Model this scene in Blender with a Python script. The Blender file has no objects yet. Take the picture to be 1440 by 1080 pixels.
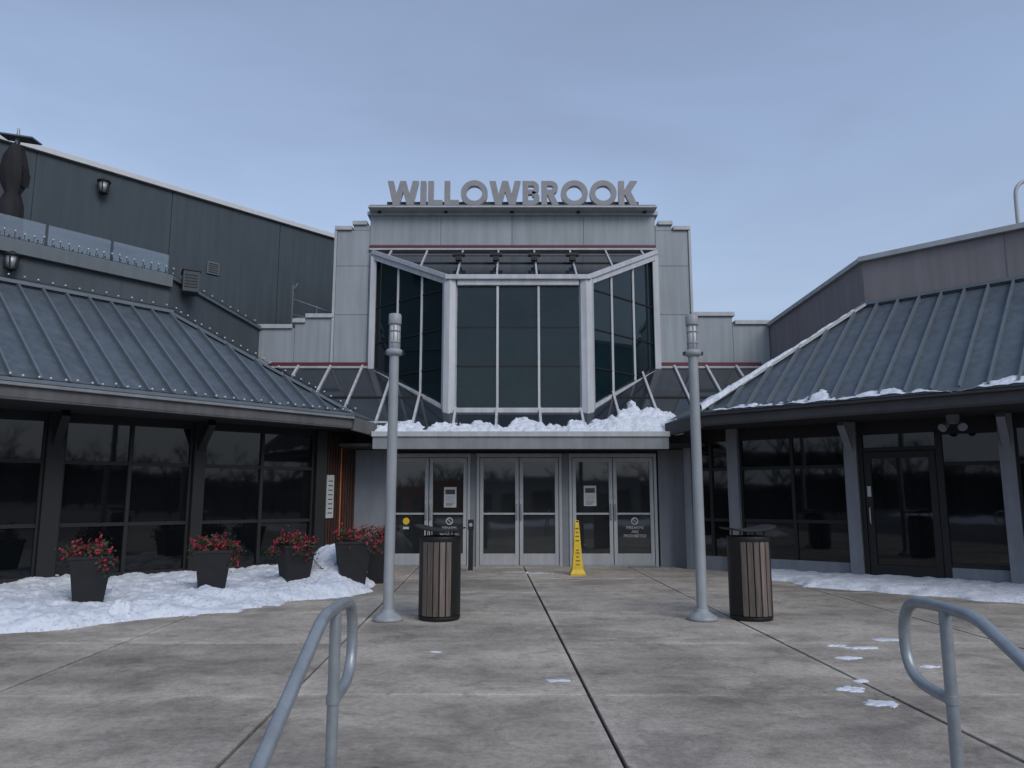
import bpy, math, random
from mathutils import Vector, Matrix, noise
random.seed(7)
R=random.Random(11)
sc=bpy.context.scene
sc.view_settings.view_transform='Standard'; sc.view_settings.look='None'; sc.view_settings.exposure=0

# ---------------------------------------------------------------- materials
def mat(name,col,rough=.6,metal=0,ns=6.0,na=.12,bump=.0,bs=40,ior=1.45,streak=0,stretch=(1,1,1),island=0,col2=None):
    m=bpy.data.materials.new(name); m.use_nodes=True; nt=m.node_tree; N=nt.nodes; L=nt.links
    p=N['Principled BSDF']; p.inputs['Roughness'].default_value=rough; p.inputs['Metallic'].default_value=metal
    p.inputs['IOR'].default_value=ior
    tc=N.new('ShaderNodeTexCoord'); mp=N.new('ShaderNodeMapping'); mp.inputs['Scale'].default_value=stretch
    L.new(tc.outputs['Object'],mp.inputs['Vector'])
    n=N.new('ShaderNodeTexNoise'); n.inputs['Scale'].default_value=ns; n.inputs['Detail'].default_value=8; n.inputs['Roughness'].default_value=.62
    L.new(mp.outputs[0],n.inputs['Vector'])
    cr=N.new('ShaderNodeValToRGB'); cr.color_ramp.elements[0].position=.3; cr.color_ramp.elements[1].position=.7
    c0=[c*(1-na) for c in col]; c1=[c*(1+na) for c in (col2 or col)]
    cr.color_ramp.elements[0].color=(*c0,1); cr.color_ramp.elements[1].color=(*c1,1)
    L.new(n.outputs['Fac'],cr.inputs[0]); out=cr.outputs[0]
    def mul(src,fac_src,lo,hi,p0=.35,p1=.65):
        r=N.new('ShaderNodeMapRange'); r.inputs['From Min'].default_value=p0; r.inputs['From Max'].default_value=p1
        r.inputs['To Min'].default_value=lo; r.inputs['To Max'].default_value=hi; L.new(fac_src,r.inputs['Value'])
        v=N.new('ShaderNodeVectorMath'); v.operation='SCALE'; L.new(src,v.inputs[0]); L.new(r.outputs[0],v.inputs['Scale']); return v.outputs[0]
    if streak:
        mp2=N.new('ShaderNodeMapping'); mp2.inputs['Scale'].default_value=(7,7,.5); L.new(tc.outputs['Object'],mp2.inputs['Vector'])
        n2=N.new('ShaderNodeTexNoise'); n2.inputs['Scale'].default_value=1.2; n2.inputs['Detail'].default_value=5; L.new(mp2.outputs[0],n2.inputs['Vector'])
        out=mul(out,n2.outputs['Fac'],1-streak,1+streak*.5)
    if island:
        g=N.new('ShaderNodeNewGeometry'); out=mul(out,g.outputs['Random Per Island'],1-island,1+island,0,1)
    L.new(out,p.inputs['Base Color'])
    if bump:
        n3=N.new('ShaderNodeTexNoise'); n3.inputs['Scale'].default_value=bs; n3.inputs['Detail'].default_value=6; L.new(mp.outputs[0],n3.inputs['Vector'])
        b=N.new('ShaderNodeBump'); b.inputs['Strength'].default_value=bump; b.inputs['Distance'].default_value=.02
        L.new(n3.outputs['Fac'],b.inputs['Height']); L.new(b.outputs[0],p.inputs['Normal'])
    r2=N.new('ShaderNodeMapRange'); r2.inputs['To Min'].default_value=max(0,rough-.1*rough); r2.inputs['To Max'].default_value=min(1,rough+.15*rough)
    L.new(n.outputs['Fac'],r2.inputs['Value']); L.new(r2.outputs[0],p.inputs['Roughness'])
    return m

def concrete(name,k):
    m=mat(name,(.385*k,.342*k,.285*k),.85,0,1.1,.16,.25,60,col2=(.44*k,.395*k,.335*k),island=.08)
    nt=m.node_tree;N=nt.nodes;L=nt.links;p=N['Principled BSDF']
    src=p.inputs['Base Color'].links[0].from_socket
    tc=N.new('ShaderNodeTexCoord')
    def stain(scale,lo,p0,p1,src,detail=7,st=(1,1,1),dist=0.):
        mp=N.new('ShaderNodeMapping');mp.inputs['Scale'].default_value=st;L.new(tc.outputs['Object'],mp.inputs['Vector'])
        n=N.new('ShaderNodeTexNoise');n.inputs['Scale'].default_value=scale;n.inputs['Detail'].default_value=detail;n.inputs['Distortion'].default_value=dist
        n.inputs['Roughness'].default_value=.65
        L.new(mp.outputs[0],n.inputs['Vector'])
        r=N.new('ShaderNodeMapRange');r.inputs['From Min'].default_value=p0;r.inputs['From Max'].default_value=p1;r.inputs['To Min'].default_value=lo;r.inputs['To Max'].default_value=1.04
        L.new(n.outputs['Fac'],r.inputs['Value']);v=N.new('ShaderNodeVectorMath');v.operation='SCALE';L.new(src,v.inputs[0]);L.new(r.outputs[0],v.inputs['Scale']);return v.outputs[0]
    s=stain(.45,.60,.36,.54,src,st=(.7,1.5,1))
    s=stain(1.7,.78,.36,.5,s,dist=1.2)
    s=stain(5.2,.80,.32,.5,s,dist=.6)
    s=stain(22,.78,.34,.6,s)
    s=stain(150,.66,.3,.55,s,3)
    vo=N.new('ShaderNodeTexVoronoi');vo.inputs['Scale'].default_value=2.2;L.new(tc.outputs['Object'],vo.inputs['Vector'])
    r=N.new('ShaderNodeMapRange');r.inputs['From Min'].default_value=.03;r.inputs['From Max'].default_value=.06;r.inputs['To Min'].default_value=.62;r.inputs['To Max'].default_value=1
    L.new(vo.outputs['Distance'],r.inputs['Value']);v=N.new('ShaderNodeVectorMath');v.operation='SCALE';L.new(s,v.inputs[0]);L.new(r.outputs[0],v.inputs['Scale'])
    L.new(v.outputs[0],p.inputs['Base Color']); return m
M={}
M['concrete']=concrete('concrete_paving',1)
M['concrete_e']=concrete('concrete_tooled_edge',1.10)
M['joint']=mat('joint_sealant',(.018,.017,.016),.9,ns=20,na=.4)
M['asphalt']=mat('asphalt_snowy',(.05,.05,.052),.9,ns=.08,na=.3,col2=(.13,.135,.14))
M['panel']=mat('aluminium_panel',(.275,.305,.33),.5,.0,1.5,.05,streak=.12,island=.05)
M['panelback']=mat('panel_joint_dark',(.09,.09,.10),.8)
M['coping']=mat('coping_light',(.40,.415,.43),.45,0,4,.08,streak=.1)
M['white']=mat('white_frame',(.47,.485,.51),.4,0,5,.06,streak=.14)
M['slate']=mat('slate_cladding',(.050,.066,.080),.75,0,1.2,.1,.1,80,streak=.12)
M['taupe']=mat('taupe_stucco',(.225,.205,.212),.85,0,1.0,.07,.2,120,streak=.09)
M['parapet']=mat('parapet_grey',(.066,.080,.093),.75,0,1.5,.08,.1,90,streak=.08)
M['parapet_l']=mat('parapet_cap_grey',(.12,.14,.155),.6,0,1.5,.08,streak=.1)
M['roof']=mat('standing_seam_metal',(.105,.130,.152),.42,.25,2.0,.14,.03,6,streak=.18)
M['rib']=mat('seam_rib_metal',(.145,.172,.198),.4,.25,3,.1)
M['fascia']=mat('fascia_brown_grey',(.050,.047,.050),.6,0,3,.12,streak=.1)
M['fasciaL']=mat('fascia_weathered',(.095,.095,.10),.6,0,3,.15,streak=.18)
M['fascial']=mat('fascia_grey',(.21,.22,.23),.5,0,3,.1,streak=.12)
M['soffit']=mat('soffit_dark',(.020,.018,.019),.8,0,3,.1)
M['frame']=mat('frame_bronze',(.009,.009,.010),.65,0,8,.2)
M['post']=mat('post_grey',(.17,.18,.20),.55,0,6,.08,streak=.1)
M['alu']=mat('door_aluminium',(.36,.375,.385),.4,.15,6,.06,streak=.1)
M['burg']=mat('burgundy_trim',(.10,.015,.028),.5,0,6,.1)
M['wood']=mat('dark_wood',(.045,.022,.016),.6,0,4,.3,stretch=(10,10,.6),island=.25)
M['slat']=mat('weathered_slat',(.13,.105,.09),.65,0,5,.4,.2,30,stretch=(9,9,.5),island=.3)
M['black']=mat('black_metal',(.010,.010,.011),.5,0,8,.25)
M['plastic']=mat('planter_plastic',(.009,.010,.012),.65,0,6,.3,.05,60)
M['galv']=mat('galvanised_steel',(.31,.335,.355),.42,.45,14,.14,.03,60)
M['pole']=mat('painted_pole',(.29,.31,.33),.4,0,5,.08,streak=.12)
M['lens']=mat('frosted_lens',(.55,.56,.57),.4,0,8,.06)
M['yellow']=mat('yellow_plastic',(.62,.42,.02),.45,0,8,.12)
M['paper']=mat('paper_white',(.42,.44,.44),.6,0,12,.06)
M['ink']=mat('ink_dark',(.04,.04,.045),.6)
M['orange']=mat('orange_strip',(.5,.16,.06),.5)
M['brick']=mat('orange_brick',(.42,.13,.06),.8,0,3,.15)
M['beige']=mat('beige_render',(.3,.28,.26),.8,0,1,.1)
M['leaf']=mat('leaf_green',(.022,.045,.014),.6,0,9,.4,island=.4)
M['petal']=mat('petal_red',(.34,.018,.05),.55,0,9,.25,island=.4)
M['bark']=mat('bark_winter',(.025,.022,.02),.9,0,5,.3)
M['reflection_backdrop']=mat('reflection_backdrop_dark',(.012,.012,.011),.95,0,.6,.4)
M['cloth']=mat('umbrella_cloth',(.020,.021,.024),.85,0,7,.25,.2,20)
M['letter']=mat('letter_face',(.25,.25,.26),.5,0,6,.1)
M['letters']=mat('letter_side',(.50,.51,.52),.45,0,6,.08)
M['bulb']=mat('string_bulb',(.50,.51,.53),.25,0,6,.05)
def snowmat():
    m=mat('snow',(.60,.645,.71),.75,0,5,.06,.55,9,col2=(.69,.72,.77)); p=m.node_tree.nodes['Principled BSDF']
    nt=m.node_tree;N=nt.nodes;L=nt.links
    src=p.inputs['Base Color'].links[0].from_socket
    n=N.new('ShaderNodeTexNoise');n.inputs['Scale'].default_value=26;n.inputs['Detail'].default_value=6
    r=N.new('ShaderNodeMapRange');r.inputs['From Min'].default_value=.3;r.inputs['From Max'].default_value=.45;r.inputs['To Min'].default_value=.62;r.inputs['To Max'].default_value=1
    tc=N.new('ShaderNodeTexCoord');L.new(tc.outputs['Object'],n.inputs['Vector']);L.new(n.outputs['Fac'],r.inputs['Value'])
    v=N.new('ShaderNodeVectorMath');v.operation='SCALE';L.new(src,v.inputs[0]);L.new(r.outputs[0],v.inputs['Scale']);L.new(v.outputs[0],p.inputs['Base Color'])
    return m
M['snow']=snowmat()
def glassmat(name,col,ior,rough=.02,bump=.02):
    return mat(name,col,rough,0,1.5,.25,bump,1.3,ior=ior)
M['glass']=glassmat('dark_window_glass',(.004,.005,.006),1.55,.03,.03)
M['glassteal']=glassmat('teal_bay_glass',(.005,.016,.020),1.48,.03,.03)
M['glasssky']=glassmat('skylight_glass',(.022,.027,.034),1.65,.08,.03)
M['glassdoor']=glassmat('door_glass',(.018,.020,.021),1.75,.03,.03)
def guard():
    m=bpy.data.materials.new('guard_glass');m.use_nodes=True;nt=m.node_tree;N=nt.nodes;L=nt.links
    for n in list(N):N.remove(n)
    o=N.new('ShaderNodeOutputMaterial');mx=N.new('ShaderNodeMixShader');t=N.new('ShaderNodeBsdfTransparent');g=N.new('ShaderNodeBsdfGlossy')
    t.inputs[0].default_value=(.78,.84,.86,1);g.inputs['Roughness'].default_value=.03
    ns=N.new('ShaderNodeTexNoise');ns.inputs['Scale'].default_value=3;r=N.new('ShaderNodeMapRange');r.inputs['To Min'].default_value=.10;r.inputs['To Max'].default_value=.22
    L.new(ns.outputs['Fac'],r.inputs[0]);L.new(r.outputs[0],mx.inputs[0]);L.new(t.outputs[0],mx.inputs[1]);L.new(g.outputs[0],mx.inputs[2]);L.new(mx.outputs[0],o.inputs[0]);return m
M['guard']=guard()

# ---------------------------------------------------------------- mesh builder
V=Vector
class MB:
    def __init__(s): s.v=[];s.f=[];s.mi=[];s.sm=[];s.mats=[]
    def add(s,verts,faces,m,smooth=False):
        if m not in s.mats: s.mats.append(m)
        k=s.mats.index(m);o=len(s.v);s.v+= [tuple(x) for x in verts]
        for f in faces: s.f.append([i+o for i in f]);s.mi.append(k);s.sm.append(smooth)
    def hexa(s,c,m): s.add(c,[(0,3,2,1),(4,5,6,7),(0,1,5,4),(1,2,6,5),(2,3,7,6),(3,0,4,7)],m)
    def box(s,x0,x1,y0,y1,z0,z1,m,T=None):
        c=[(x0,y0,z0),(x1,y0,z0),(x1,y1,z0),(x0,y1,z0),(x0,y0,z1),(x1,y0,z1),(x1,y1,z1),(x0,y1,z1)]
        if T: c=[T(*q) for q in c]
        s.hexa(c,m)
    def beam(s,p0,p1,w,h,m,up=(0,0,1)):
        p0=V(p0);p1=V(p1);a=(p1-p0).normalized();sd=a.cross(V(up)).normalized();u=sd.cross(a)
        c=[]
        for p in (p0,p1):
            for (i,j) in ((-1,-1),(1,-1),(1,1),(-1,1)): c.append(p+sd*w/2*i+u*h/2*j)
        s.hexa(c,m)
    def cyl(s,p0,p1,r0,r1,m,n=14,smooth=True,caps=True):
        p0=V(p0);p1=V(p1);a=(p1-p0).normalized();t=V((1,0,0)) if abs(a.x)<.8 else V((0,1,0))
        x=a.cross(t).normalized();y=a.cross(x);vs=[]
        for p,r in((p0,r0),(p1,r1)):
            for i in range(n):
                an=2*math.pi*i/n;vs.append(p+x*math.cos(an)*r+y*math.sin(an)*r)
        s.add(vs,[(i,(i+1)%n,n+(i+1)%n,n+i) for i in range(n)],m,smooth)
        if caps:
            s.add(vs[:n],[list(range(n))[::-1]],m); s.add(vs[n:],[list(range(n))],m)
    def tube(s,pts,r,m,n=12):
        pts=[V(p) for p in pts];rings=[];prev=None
        for i,p in enumerate(pts):
            a=(pts[min(i+1,len(pts)-1)]-pts[max(i-1,0)]).normalized()
            if prev is None:
                t=V((1,0,0)) if abs(a.x)<.8 else V((0,1,0)); x=a.cross(t).normalized()
            else: x=(prev-a*prev.dot(a)).normalized()
            prev=x;y=a.cross(x);rings.append([p+x*math.cos(2*math.pi*k/n)*r+y*math.sin(2*math.pi*k/n)*r for k in range(n)])
        vs=[q for rg in rings for q in rg];fs=[]
        for i in range(len(pts)-1):
            for k in range(n): fs.append((i*n+k,i*n+(k+1)%n,(i+1)*n+(k+1)%n,(i+1)*n+k))
        fs.append(list(range(n))[::-1]);fs.append([(len(pts)-1)*n+k for k in range(n)])
        s.add(vs,fs,m,True)
    def lathe(s,prof,m,n=20,c=(0,0,0)):
        vs=[];
        for r,z in prof:
            for k in range(n): vs.append((c[0]+r*math.cos(2*math.pi*k/n),c[1]+r*math.sin(2*math.pi*k/n),c[2]+z))
        fs=[]
        for i in range(len(prof)-1):
            for k in range(n): fs.append((i*n+k,i*n+(k+1)%n,(i+1)*n+(k+1)%n,(i+1)*n+k))
        fs.append(list(range(n))[::-1]);fs.append([(len(prof)-1)*n+k for k in range(n)])
        s.add(vs,fs,m,True)
    def prism(s,poly,off,m):
        n=len(poly);poly=[V(p) for p in poly];off=V(off)
        s.add(poly+[p+off for p in poly],[list(range(n))[::-1],[n+i for i in range(n)]]+[(i,(i+1)%n,n+(i+1)%n,n+i) for i in range(n)],m)
    def pane(s,c,m,j=.004):
        c=[V(q) for q in c];n=(c[1]-c[0]).cross(c[2]-c[0]).normalized()
        a,b=R.uniform(-j,j),R.uniform(-j,j)
        o=[a+b,b-a,-a-b,a-b] if len(c)==4 else [0]*len(c)
        s.add([q+n*o[i] for i,q in enumerate(c)],[list(range(len(c)))],m)
    def ball(s,c,r,m,n=6):
        prof=[(max(1e-4,r*math.sin(math.pi*i/4)),-r*math.cos(math.pi*i/4)) for i in range(5)]
        s.lathe(prof,m,n,c)
    def build(s,name,parent=None,bevel=0,loc=None,rz=0):
        me=bpy.data.meshes.new(name);me.from_pydata(s.v,[],s.f)
        for m in s.mats: me.materials.append(M[m])
        me.polygons.foreach_set('material_index',s.mi);me.polygons.foreach_set('use_smooth',s.sm);me.update()
        o=bpy.data.objects.new(name,me);sc.collection.objects.link(o)
        if parent: o.parent=parent
        if loc: o.location=loc
        o.rotation_euler[2]=rz
        if bevel:
            b=o.modifiers.new('bevel','BEVEL');b.width=bevel;b.segments=2;b.limit_method='ANGLE';b.angle_limit=math.radians(50)
        return o
def root(name):
    e=bpy.data.objects.new(name,None);sc.collection.objects.link(e);e.empty_display_size=.3;return e
def chaikin(p,n=2):
    for _ in range(n):
        q=[p[0]]
        for a,b in zip(p,p[1:]):
            a=V(a);b=V(b);q+=[a*.75+b*.25,a*.25+b*.75]
        q.append(p[-1]);p=q
    return p
def frame(o,d,n):
    o=V((o[0],o[1],0));d=V((d[0],d[1],0)).normalized();n=V((n[0],n[1],0)).normalized()
    return lambda s,off,z: o+d*s+n*off+V((0,0,z))

# ---------------------------------------------------------------- ground
g=MB();g.add([(-900,-900,-.34),(900,-900,-.34),(900,900,-.34),(-900,900,-.34)],[(0,1,2,3)],'asphalt');g.build('ground')
b=MB()
xs=[.6+2.15*k for k in range(-8,9)];ys=[2.6,3.72]+[5.68+1.97*k for k in range(0,7)]
def sx(x,y):return x-.031*(y-4.2)
for i in range(len(xs)-1):
    for j in range(len(ys)-1):
        gx=.013;gy=.008
        x0,x1,y0,y1=xs[i]+gx,xs[i+1]-gx,ys[j]+gy,ys[j+1]-gy
        dz=R.uniform(-.003,.003);e=.05
        lo=[(sx(x0,y0),y0,-.12),(sx(x1,y0),y0,-.12),(sx(x1,y1),y1,-.12),(sx(x0,y1),y1,-.12)]
        hi=[(q[0],q[1],dz) for q in lo]
        inn=[(sx(x0+e,y0+e),y0+e,dz),(sx(x1-e,y0+e),y0+e,dz),(sx(x1-e,y1-e),y1-e,dz),(sx(x0+e,y1-e),y1-e,dz)]
        o=len(b.v)
        b.add(lo+hi+inn,[(8,9,10,11),(0,1,5,4),(1,2,6,5),(2,3,7,6),(3,0,4,7)],'concrete')
        if 'concrete_e' not in b.mats:b.mats.append('concrete_e')
        ke=b.mats.index('concrete_e')
        for k in range(4):
            b.f.append([o+4+k,o+4+(k+1)%4,o+8+(k+1)%4,o+8+k]);b.mi.append(ke);b.sm.append(False)
b.build('concrete_plaza',bevel=.005)
b=MB();b.box(-17,17,2.61,40,-.33,-.025,'joint');b.build('plaza_base')
b=MB();b.box(-17,17,2.2,2.6,-.33,-.16,'concrete');b.build('concrete_step',bevel=.01)

# ---------------------------------------------------------------- central mall building
mall=root('shopping_mall_entrance')
b=MB()
WY=17.5
b.box(-3.42,3.45,WY+.02,22,4.3,8.16,'panelback')
b.box(-4.20,4.23,WY+.03,22,4.3,7.77,'panelback')
b.box(-5.13,5.21,WY+.035,21,4.3,5.61,'panelback')
b.box(-5.97,6.05,WY+.04,20.5,4.3,5.34,'panelback')
b.box(-6,6.1,17.46,17.9,-.02,4.29,'panelback')
def panels(xl,zl,y=WY):
    for i in range(len(xl)-1):
        for j in range(len(zl)-1):
            b.box(xl[i]+.004,xl[i+1]-.004,y-.03,y+.03,zl[j]+.004,zl[j+1]-.004,'panel')
panels([-3.43,-1.72,0,1.73,3.46],[7.42,8.18])
panels([-4.22,-3.43],[4.5,5.7,6.9,7.79]);panels([3.46,4.25],[4.5,5.7,6.9,7.79])
panels([-3.43,3.46],[4.5,7.42])
panels([-5.15,-4.22],[4.5,5.63]);panels([-5.99,-5.15],[4.5,5.38])
panels([4.25,5.23],[4.5,5.68]);panels([5.23,6.09],[4.5,5.48])
b.build('facade_panels',mall,.003)
b=MB()
def cop(x0,x1,z): b.box(x0,x1,WY-.09,WY+.35,z,z+.10,'coping')
cop(-3.5,3.53,8.16)
cop(-3.85,-3.5,7.92);cop(3.53,3.88,7.92)
b.box(-3.83,-3.435,WY-.032,WY+.3,7.79,7.92,'panel');b.box(3.465,3.86,WY-.032,WY+.3,7.79,7.92,'panel')
cop(-4.27,-3.86,7.79);cop(3.89,4.3,7.79)
cop(-4.9,-4.23,5.62);cop(-5.2,-4.9,5.5);cop(-6.03,-5.2,5.36)
cop(4.26,5.28,5.66);cop(5.28,6.12,5.46)
for x in(-4.25,4.28): b.box(x-.03,x+.03,WY-.07,WY+.3,4.5,7.785,'coping')
b.build('copings',mall,.008)
b=MB()
b.box(-3.43,3.46,WY-.07,WY-.035,7.33,7.4,'burg');b.box(-3.43,3.46,WY-.1,WY-.03,7.28,7.325,'coping')
for a,c in((-5.65,-3.32),(3.44,5.85)):
    b.box(a,c,WY-.1,WY-.035,4.45,4.54,'burg');b.box(a,c,WY-.13,WY-.03,4.40,4.445,'coping')
b.build('burgundy_trim',mall,.004)
# bay window
FY=15.65;fl,fr=-1.32,1.58;bl,br=-3.3,3.42
b=MB();w=MB()
zb,zt=3.12,5.88
cw=(fr-fl-.28)/3
for i in range(3):
    x0=fl+.14+cw*i;x1=x0+cw
    for z0,z1 in((zb,4.14),(4.14,4.98),(4.98,zt)):
        b.pane([(x0,FY,z0),(x1,FY,z0),(x1,FY,z1),(x0,FY,z1)],'glassteal')
for i in range(1,3):
    x=fl+.14+cw*i;w.box(x-.025,x+.025,FY-.06,FY+.02,zb,zt-.002,'white')
for z in(4.14,4.98): b.box(fl+.15,fr-.15,FY-.012,FY+.01,z-.014,z+.014,'frame')
w.box(fl+.155,fr-.155,FY-.10,FY+.05,zt,zt+.16,'white')
w.box(fl+.155,fr-.155,FY-.09,FY+.05,3.14,3.25,'white')
for x in(fl,fr):
    w.cyl((x,FY+.04,2.95),(x,FY+.04,6.02),.17,.17,'white',8,smooth=False)
for (xa,xb,sg) in((fl,bl,-1),(fr,br,1)):
    for i in range(3):
        ta,tb=.03+i*.94/3,.03+(i+1)*.94/3
        q=[]
        for t in(ta,tb): q.append((xa+(xb-xa)*t,FY+(WY-FY)*t))
        lo=[3.12+1.15*t for t in(ta,tb)];hi=[5.95+1.15*t for t in(ta,tb)]
        b.pane([(*q[0],lo[0]),(*q[1],lo[1]),(*q[1],hi[1]),(*q[0],hi[0])],'glassteal',.002)
        if i<2: w.beam((*q[1],lo[1]),(*q[1],hi[1]),.05,.09,'white',up=(0,1,0))
    w.beam((xa,FY,5.98),(xb,WY-.05,7.13),.16,.17,'white')
    w.beam((xa,FY,3.19),(xb,WY-.05,4.34),.16,.13,'white')
    w.box(xb-.07,xb+.07,WY-.16,WY-.035,4.3,7.1,'white')
    for z,t0,t1 in((4.14,.1,.85),(4.98,.1,.95),(5.85,.1,.95)):
        nx=(V((xb-xa,WY-FY,0)).normalized());nn=V((nx.y,-nx.x,0)) if sg>0 else V((-nx.y,nx.x,0))
        if nn.y>0: nn=-nn
        p0=V((xa+(xb-xa)*t0,FY+(WY-FY)*t0,z))+nn*.012;p1=V((xa+(xb-xa)*t1,FY+(WY-FY)*t1,z))+nn*.012
        b.beam(p0,p1,.02,.028,'frame')
def rf(x,t): return V((x,FY-.06+(WY-.04-FY+.06)*t,6.07+1.19*t))
b.pane([rf(fl,0),rf(fr,0),rf(br,1),rf(bl,1)],'glasssky',0)
w.beam(rf(fl-.1,-.02),rf(fr+.1,-.02),.14,.10,'white')
w.beam(rf(fl-.05,0),rf(bl-.02,.97),.13,.10,'white');w.beam(rf(fr+.05,0),rf(br+.02,.97),.13,.10,'white')
for k in range(-3,8):
    x=fl+.14+cw*(k-1)*.98+cw*.0
    if x<bl+.3 or x>br-.3: continue
    t0=0 if fl<x<fr else ((fl-x)/(fl-bl) if x<fl else (x-fr)/(br-fr))
    if t0<.85: w.beam(rf(x,t0)+V((0,0,.02)),rf(x,1)+V((0,0,.02)),.04,.05,'white')
w.beam(rf(fl-.9,.5)+V((0,0,.012)),rf(fr+.9,.5)+V((0,0,.012)),.03,.03,'frame')
b.build('bay_glazing',mall);w.build('bay_frames',mall,.006)
b=MB()
for x in(-1.2,-.36,.5,1.36):
    b.box(x-.14,x+.14,16.3,16.42,6.78,6.85,'black');b.box(x-.02,x+.02,16.34,16.38,6.5,6.8,'black');b.box(x-.07,x+.07,16.27,16.4,6.66,6.76,'black')
b.build('roof_floodlights',mall,.005)
# lower sloped skylight
def sk(x,t): return V((x,14.82+(17.4-14.82)*t,2.64+1.78*t))
b=MB();w=MB()
b.pane([sk(-2.72,0),sk(3.08,0),sk(5.78,1),sk(-5.5,1)],'glasssky',0)
xs2=[-5.0,-4.25,-3.5,-2.75,-2.0,-1.18,-.32,.58,1.44,2.2,3.0,3.8,4.55,5.25]
for x in xs2:
    t0=0 if -2.72<x<3.08 else ((-2.72-x)/2.78 if x<0 else (x-3.08)/2.7)
    w.beam(sk(x,t0)+V((0,0,.03)),sk(x,1)+V((0,0,.03)),.05,.07,'white')
w.beam(sk(-3.1,.14)+V((0,0,.02)),sk(-2.0,.14)+V((0,0,.02)),.03,.04,'white')
for t in(.5,): w.beam(sk(-4.1,t)+V((0,0,.015)),sk(4.4,t)+V((0,0,.015)),.03,.04,'frame')
w.box(-2.72,3.06,14.70,14.84,2.34,2.66,'fascial')
w.box(-2.74,3.08,14.66,14.70,2.58,2.68,'coping')
w.build('canopy_frames',mall,.005);b.build('canopy_glazing',mall)
b=MB()
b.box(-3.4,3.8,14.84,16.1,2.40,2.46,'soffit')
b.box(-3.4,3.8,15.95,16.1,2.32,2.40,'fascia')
b.box(-3.35,-2.62,15.88,16.1,-.01,2.39,'post');b.box(3.06,3.75,15.88,16.1,-.01,2.39,'post')
b.prism([(3.36,15.88,0),(3.66,15.40,0),(3.72,15.44,0),(3.42,15.9,0)],(0,0,2.39),'post')
b.build('entrance_walls',mall,.005)
# doors
b=MB();f=MB()
DY=15.92
for gi,(x0,x1) in enumerate(((-2.60,-.87),(-.74,1.04),(1.19,3.02))):
    f.box(x0,x0+.06,DY-.06,DY+.08,0,2.32,'alu');f.box(x1-.06,x1,DY-.06,DY+.08,0,2.32,'alu')
    f.box(x0+.06,x1-.06,DY-.06,DY+.08,2.24,2.32,'alu')
    f.box(x0+.06,x1-.06,DY-.05,DY+.06,0,.025,'galv')
    xm=(x0+x1)/2
    for a,c in((x0+.07,xm-.008),(xm+.008,x1-.07)):
        f.box(a,a+.075,DY-.035,DY+.02,.03,2.23,'alu');f.box(c-.075,c,DY-.035,DY+.02,.03,2.23,'alu')
        f.box(a+.075,c-.075,DY-.035,DY+.02,2.14,2.23,'alu');f.box(a+.075,c-.075,DY-.035,DY+.02,.03,.26,'alu')
        f.box(a+.075,c-.075,DY-.025,DY+.02,1.05,1.09,'alu')
        b.pane([(a+.07,DY+.005,.25),(c-.07,DY+.005,.25),(c-.07,DY+.005,2.15),(a+.07,DY+.005,2.15)],'glassdoor',.006)
        hx=c-.04 if c<xm+.02 else a+.04
        f.tube([(hx,DY-.035,.95),(hx,DY-.09,.97),(hx,DY-.09,1.25),(hx,DY-.035,1.27)],.013,'galv',8)
        f.box(hx-.02,hx+.02,DY-.045,DY-.03,1.38,1.44,'galv')
f.box(-.87,-.74,DY-.03,DY+.1,0,2.32,'post');f.box(1.04,1.19,DY-.03,DY+.1,0,2.32,'post')
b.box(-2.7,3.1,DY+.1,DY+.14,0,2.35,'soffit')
b.build('door_glass',mall);f.build('double_doors',mall,.004)
b=MB()
def notice(x,z,w_,h_,m='paper'): b.box(x-w_/2,x+w_/2,DY-.006,DY-.002,z-h_/2,z+h_/2,m)
for x,z in((-1.29,1.41),(1.63,1.44)):
    notice(x,z,.26,.42);b.box(x-.10,x+.10,DY-.008,DY-.006,z+.06,z+.16,'ink')
    b.box(x-.09,x+.09,DY-.008,DY-.006,z-.10,z+.02,'alu')
    for k in range(3): b.box(x-.09,x+.09-.03*k,DY-.008,DY-.006,z-.13-.025*k,z-.12-.025*k,'ink')
for x in(-1.3,2.55):
    b.cyl((x,DY-.004,.92),(x,DY-.008,.92),.075,.075,'paper',20);b.cyl((x,DY-.009,.92),(x,DY-.011,.92),.055,.055,'ink',20)
    b.beam((x-.04,DY-.013,.96),(x+.04,DY-.013,.88),.004,.014,'paper')
b.cyl((-2.2,DY-.004,.92),(-2.2,DY-.009,.92),.07,.07,'yellow',20)
notice(-2.2,.78,.12,.05)
b.build('door_notices',mall)
def text(body,loc,size,m,parent,ext=.001,rot=(math.pi/2,0,0)):
    c=bpy.data.curves.new('lettering','FONT');c.body=body;c.size=size;c.extrude=ext;c.align_x='CENTER';c.materials.append(M[m])
    o=bpy.data.objects.new('lettering',c);sc.collection.objects.link(o);o.location=loc;o.rotation_euler=rot;o.parent=parent
text('FIREARMS\nARE\nPROHIBITED',(2.55,DY-.006,.76),.085,'paper',mall)
text('FIREARMS\nARE\nPROHIBITED',(-1.3,DY-.006,.76),.07,'paper',mall)

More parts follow.
